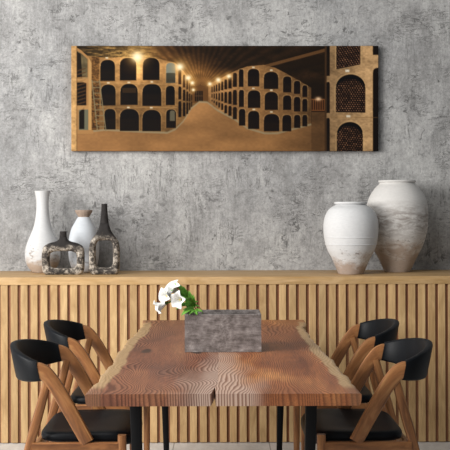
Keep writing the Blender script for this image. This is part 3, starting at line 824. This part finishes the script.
# ------------------------------------------------------------------ chairs
# built facing +x; local x = distance from the chair's middle
random.seed(3)
CX0 = 0.52      # table centre to chair origin
HW = 0.238
def make_chair(label):
    t = thing('dining_chair', label, 'chair', group='leather-backed dining chairs')
    W_ = M['chair_wood']
    # backrest: leather band wrapped round the rail, U-shaped in plan
    pts, ws, ts, sides = [], [], [], []
    N = 40
    for i in range(N+1):
        th = -PI/2+PI*i/N
        c = math.cos(th); sn = math.sin(th)
        u = -0.146-0.124*abs(c)**1.12; v = HW*math.copysign(abs(sn)**1.1, sn)
        k = abs(c)**1.1
        pts.append(Vector((u, v, 0.7405+0.012*k)))
        ws.append(0.074+0.060*k); ts.append(0.028)
    n = len(pts)
    bm = bmesh.new(); uvl = bm.loops.layers.uv.verify(); rings = []
    for i, p in enumerate(pts):
        tg = (pts[min(i+1, n-1)]-pts[max(i-1, 0)]).normalized()
        nrm = Vector((tg.y, -tg.x, 0)).normalized()     # sideways
        lean = 0.20
        up = (Vector((-lean, 0, 1))).normalized()
        rings.append([bm.verts.new(p+up*a+nrm*b) for a, b in section(ws[i], ts[i], 0.009)])
    K = 12
    for a, b in zip(rings, rings[1:]):
        for k in range(K): bm.faces.new([a[k], a[(k+1) % K], b[(k+1) % K], b[k]])
    bm.faces.new(rings[0]); bm.faces.new(rings[-1])
    bmesh.ops.recalc_face_normals(bm, faces=bm.faces[:])
    mesh_obj('backrest', bm, M['leather'], t, auto=50)['label'] = 'black leather wrapped curved backrest'
    for sv in (-1, 1):
        y = sv*HW
        # bent arm running from the backrest down to the seat rail
        bm = bmesh.new()
        ap = spline([(-0.151, y, 0.7405), (-0.144, y, 0.7395), (-0.122, y, 0.729), (-0.094, y, 0.697), (-0.060, y, 0.642), (-0.012, y, 0.556), (0.030, y, 0.480)], 22)
        aw = [float(np.interp(i/22, [0, 0.25, 0.42, 0.7, 1], [0.064, 0.061, 0.054, 0.053, 0.050])) for i in range(23)]
        loft(bm, ap, aw, [0.024]*23, (0, 1, 0), 0.009)
        mesh_obj('arm', bm, W_, t, auto=40)
        # rear leg leaning back
        bm = bmesh.new()
        lp = [(-0.115, y-sv*0.004, 0.708), (-0.150, y-sv*0.006, 0.58), (-0.184, y-sv*0.006, 0.46), (-0.245, y-sv*0.004, 0.22), (-0.292, y-sv*0.002, 0.0)]
        loft(bm, spline(lp, 14), [float(np.interp(i/14, [0, 0.35, 1], [0.030, 0.036, 0.022])) for i in range(15)], [float(np.interp(i/14, [0, 0.35, 1], [0.022, 0.026, 0.02])) for i in range(15)], (0, 1, 0), 0.008)
        mesh_obj('leg', bm, W_, t, auto=40)
        # front leg
        bm = bmesh.new()
        loft(bm, [(0.156, y-sv*0.002, 0.506), (0.156, y-sv*0.002, 0.44), (0.156, y-sv*0.002, 0.0)], [0.030, 0.032, 0.026], [0.026, 0.028, 0.024], (0, 1, 0), 0.006)
        mesh_obj('leg', bm, W_, t, auto=40)
        # side rail of the seat
        bm = bmesh.new()
        loft(bm, [(-0.172, y, 0.460), (-0.02, y, 0.460), (0.142, y, 0.460)], [0.040]*3, [0.022]*3, (0, 1, 0), 0.005)
        mesh_obj('seat_rail', bm, W_, t, auto=40)
    for xx, nm in ((0.148, 'front_rail'), (-0.165, 'rear_rail')):
        bm = bmesh.new()
        loft(bm, [(xx, -HW+0.012, 0.452), (xx, HW-0.012, 0.452)], [0.022]*2, [0.036]*2, (0, 0, 1), 0.005)
        mesh_obj(nm, bm, W_, t, auto=40)
    # leather seat pad, slightly dished
    bm = bmesh.new(); N = 72
    u0, u1, hv = -0.160, 0.205, HW-0.014
    def outline(ins, a):
        e = 5.0
        c, s_ = math.cos(a), math.sin(a)
        return ((u0+u1)/2+((u1-u0)/2-ins)*math.copysign(abs(c)**(2/e), c), (hv-ins)*math.copysign(abs(s_)**(2/e), s_))
    stack = [(0.012, 0.474), (0.003, 0.478), (0.0, 0.488), (0.001, 0.500), (0.006, 0.508), (0.016, 0.512), (0.05, 0.512), (0.09, 0.509), (0.13, 0.506), (0.165, 0.504)]
    rings = []
    for ins, z in stack:
        ring = []
        for k in range(N):
            x, y = outline(ins, 2*PI*k/N)
            # front lip rolls over, middle is dished across
            zz = z - 0.018*max(0, (x-0.12)/0.085)**2*(1 if z > 0.495 else 0.4)
            if z > 0.495: zz -= 0.012*math.exp(-((x+0.06)/0.10)**2)*(1-(y/hv)**2)
            if x > 0.13 and z < 0.495: zz -= 0.012
            ring.append(bm.verts.new((x, y, zz)))
        rings.append(ring)
    for a, b in zip(rings, rings[1:]):
        for k in range(N): bm.faces.new([a[k], a[(k+1) % N], b[(k+1) % N], b[k]])
    bm.faces.new(rings[0]); bm.faces.new(rings[-1])
    bmesh.ops.recalc_face_normals(bm, faces=bm.faces[:])
    mesh_obj('seat', bm, M['leather'], t, auto=60)['label'] = 'black leather seat pad'
    return t
YN, YF = 3.90, 4.61
ch = make_chair('brown wooden chair with black leather back at the front left corner of the table')
ch.location = (-CX0, YN, 0)
dup(ch, (-CX0+0.002, YF, 0), 0, "brown wooden chair with black leather back left of the table, nearer the slats")
dup(ch, (CX0, YN, 0), PI, 'brown wooden chair with black leather back at the front right corner of the table')
dup(ch, (CX0-0.002, YF, 0), PI, "brown wooden chair with black leather back right of the table, nearer the slats")

# ------------------------------------------------------------------ planter and flowers
PX, PY, PW, PD, PH, PT = 0.0068, 4.128, 0.3155, 0.20, 0.156, 0.011
pl = thing('concrete_planter', 'rectangular dark grey concrete planter in the middle of the wooden table', 'planter', (PX, PY, TZ))
bm = bmesh.new()
def rect(z, ins, y0=0):
    return [bm.verts.new(p) for p in ((-PW/2+ins, ins, z), (PW/2-ins, ins, z), (PW/2-ins, PD-ins, z), (-PW/2+ins, PD-ins, z))]
R_ = [rect(0, 0.0015), rect(0.0015, 0), rect(PH-0.002, 0), rect(PH, 0.002), rect(PH, PT-0.001), rect(PH-0.002, PT), rect(0.02, PT)]
for a, b in zip(R_, R_[1:]):
    for k in range(4): bm.faces.new([a[k], a[(k+1) % 4], b[(k+1) % 4], b[k]])
bm.faces.new(R_[0][::-1]); bm.faces.new(R_[-1])
bmesh.ops.recalc_face_normals(bm, faces=bm.faces[:])
mesh_obj('box', bm, M['planter'], pl, smooth=False)
bm = bmesh.new()
g = 14
gv = [[bm.verts.new((-PW/2+PT+0.001+(PW-2*PT-0.002)*i/g, PT+0.001+(PD-2*PT-0.002)*j/g, PH-0.045+random.uniform(-0.004, 0.004))) for j in range(g+1)] for i in range(g+1)]
for i in range(g):
    for j in range(g): bm.faces.new([gv[i][j], gv[i+1][j], gv[i+1][j+1], gv[i][j+1]])
so = mesh_obj('soil', bm, M['soil'], pl)

plant = thing('flowering_plant', 'white trumpet flowers with fresh green leaves leaning over the left end of the planter', 'flowers', (PX-PW/2+0.035, PY+0.09, TZ+PH-0.045))
P0 = Vector(plant.location)
def px(x, y, Y):
    """picture position -> point at distance Y, relative to the plant's base"""
    sc_ = 1003/Y
    return Vector(((x-222)/sc_, Y, CAM_H-(y-209.2)/sc_))-P0
def tube(bm, pts, r0, r1, n=7):
    rings = []
    N = len(pts)
    for i, p in enumerate(pts):
        tg = (pts[min(i+1, N-1)]-pts[max(i-1, 0)]).normalized()
        a = tg.orthogonal().normalized(); b = tg.cross(a); r = r0+(r1-r0)*i/(N-1)
        if i: # keep the frame from spinning
            a = (pa-tg*pa.dot(tg)).normalized(); b = tg.cross(a)
        pa = a
        rings.append([bm.verts.new(p+(a*math.cos(2*PI*k/n)+b*math.sin(2*PI*k/n))*r) for k in range(n)])
    for a, b in zip(rings, rings[1:]):
        for k in range(n): bm.faces.new([a[k], a[(k+1) % n], b[(k+1) % n], b[k]])
    bm.faces.new(rings[0][::-1]); bm.faces.new(rings[-1])
def flower(base, face, L, R, rot, lobes=5):
    """white trumpet: narrow tube opening to pointed petals; base point, facing direction"""
    d = Vector(face).normalized(); b = Vector((0, 0, 1))-d*d.z; b.normalize(); a = b.cross(d)
    bm = bmesh.new(); N, K = 60, 16; rows = []
    for j in range(K+1):
        tt = j/K; row = []
        for k in range(N):
            th = 2*PI*k/N
            q_ = ((th+rot) % (2*PI/lobes))/(2*PI/lobes); tip = 1-abs(2*q_-1)
            tip = 0.35*tip+0.65*tip**2
            open_ = max(0.0, (tt-0.45)/0.55)
            r = 0.0035+0.010*min(1, tt/0.5)**0.8+(R-0.0135)*open_**1.25*(0.48+0.52*tip)
            z = L*(tt if tt < 0.75 else 0.75+(tt-0.75)*(0.55+0.15*tip))-0.012*open_**3*tip
            row.append(bm.verts.new(a*(r*math.cos(th))+b*(r*math.sin(th))+d*z))
        rows.append(row)
    for r1, r2 in zip(rows, rows[1:]):
        for k in range(N): bm.faces.new([r1[k], r1[(k+1) % N], r2[(k+1) % N], r2[k]])
    bmesh.ops.recalc_face_normals(bm, faces=bm.faces[:])
    f = mesh_obj('flower', bm, M['petal'], plant)
    f.location = base
    md = f.modifiers.new('thickness', 'SOLIDIFY'); md.thickness = 0.0011
    bm = bmesh.new()
    for i in range(3):
        o_ = a*(0.003*math.cos(i*2.1))+b*(0.003*math.sin(i*2.1))
        tube(bm, [d*(L*0.25)+o_*0.3, d*(L*0.4)+o_*0.6, d*(L*0.52)+o_], 0.0008, 0.0011, 6)
    mesh_obj('stamen', bm, M['pollen'], f)
    bm = bmesh.new()
    tube(bm, [d*-0.008, d*-0.003, d*0.001, d*0.006], 0.003, 0.0085, 10)
    mesh_obj('calyx', bm, M['stem'], f)
    return f
FY = 4.17
flower_spec = [  # base pixel, depth, facing, length, radius, turn
    ((178, 294), FY+0.025, (-0.50, -0.45, 0.70), 0.056, 0.046, 0.35),
    ((172, 296), FY-0.005, (-0.85, -0.70, 0.10), 0.050, 0.043, 0.9),
    ((167, 303), FY-0.02, (-0.85, -0.30, -0.42), 0.056, 0.034, 0.2),
    ((184, 299.5), FY-0.03, (-0.60, -0.85, 0.0), 0.052, 0.043, 3.0),
]
root = Vector((0.0, 0.0, 0.006))
bmst = bmesh.new()
for i, ((x, y), Y, f, L, R, turn) in enumerate(flower_spec):
    bp = px(x, y, Y)
    flower(bp, f, L, R, turn)
    fd = Vector(f).normalized()
    bm = bmesh.new()
    tube(bm, spline([root+Vector((0.03-0.012*i, 0.0, 0)), root+Vector((0.012-0.01*i, 0.0, 0.045)), (bp+Vector((0.03, 0, 0.035)))*0.75, bp-fd*0.006], 14), 0.0021, 0.0017)
    mesh_obj('stem', bm, M['stem'], plant)
bmst.free()
def leaf(base, tip, width, up, curl, name='leaf'):
    base, tip = Vector(base), Vector(tip)
    d = tip-base; L = d.length; d.normalize()
    sd = d.cross(Vector(up)).normalized(); nn = sd.cross(d)
    bm = bmesh.new(); NU, NV = 12, 6; rows = []
    for i in range(NU+1):
        u = i/NU; w = width*(math.sin(PI*u**0.75)**0.9)*0.5+0.0006
        c = base+d*(L*u)+nn*(curl*L*math.sin(PI*u)*0.5-curl*L*0.25*u*u)
        rows.append([bm.verts.new(c+sd*(w*(2*v/NV-1))+nn*(abs(2*v/NV-1)*w*0.35)) for v in range(NV+1)])
    for a, b in zip(rows, rows[1:]):
        for v in range(NV): bm.faces.new([a[v], a[v+1], b[v+1], b[v]])
    bmesh.ops.recalc_face_normals(bm, faces=bm.faces[:])
    o = mesh_obj(name, bm, M['leaf'], plant)
    md = o.modifiers.new('thickness', 'SOLIDIFY'); md.thickness = 0.0008
    return o
leaf_spec = [  # base px, tip px, depth, width
    ((188, 303), (185, 287), 4.21, 0.024), ((185, 300), (172, 287), 4.22, 0.022), ((190, 302), (195, 297), 4.18, 0.022),
    ((192, 307), (200, 306), 4.19, 0.020), ((186, 303), (177, 309), 4.15, 0.020), ((191, 309), (186, 304), 4.15, 0.022),
    ((186, 297), (176, 283), 4.19, 0.030), ((188, 300), (180, 284), 4.20, 0.030), ((184, 296), (168, 291), 4.20, 0.028),
    ((186, 296), (170, 299), 4.19, 0.024), ((192, 306), (190, 291), 4.17, 0.030), ((190, 306), (183, 296), 4.18, 0.034),
    ((194, 308), (194, 295), 4.20, 0.024), ((192, 309), (182, 315), 4.12, 0.026), ((196, 311), (184, 309), 4.14, 0.026),
    ((195, 312), (203, 311), 4.15, 0.022), ((194, 311), (198, 314.5), 4.13, 0.020), ((193, 306), (198, 301), 4.19, 0.020),
    ((190, 305), (181, 306), 4.16, 0.024), ((180, 300), (168, 303), 4.18, 0.018), ((192, 308), (187, 300), 4.16, 0.026),
    ((194, 310), (190, 314), 4.125, 0.024),
]
for (b, tp, Y, w) in leaf_spec:
    leaf(px(*b, Y+0.01), px(*tp, Y-0.015), w*0.72, (0.1, -0.8, 0.6), 0.35)
for a, b in (((198, 314), (191, 300)), ((203, 312), (194, 303))):
    bm = bmesh.new(); p0 = px(*a, 4.19); p1 = px(*b, 4.19)
    tube(bm, spline([p0+Vector((0.002, 0, -0.03)), p0, (p0+p1)/2+Vector((0.004, 0, 0.004)), p1], 10), 0.0014, 0.001)
    mesh_obj('stem', bm, M['stem'], plant)
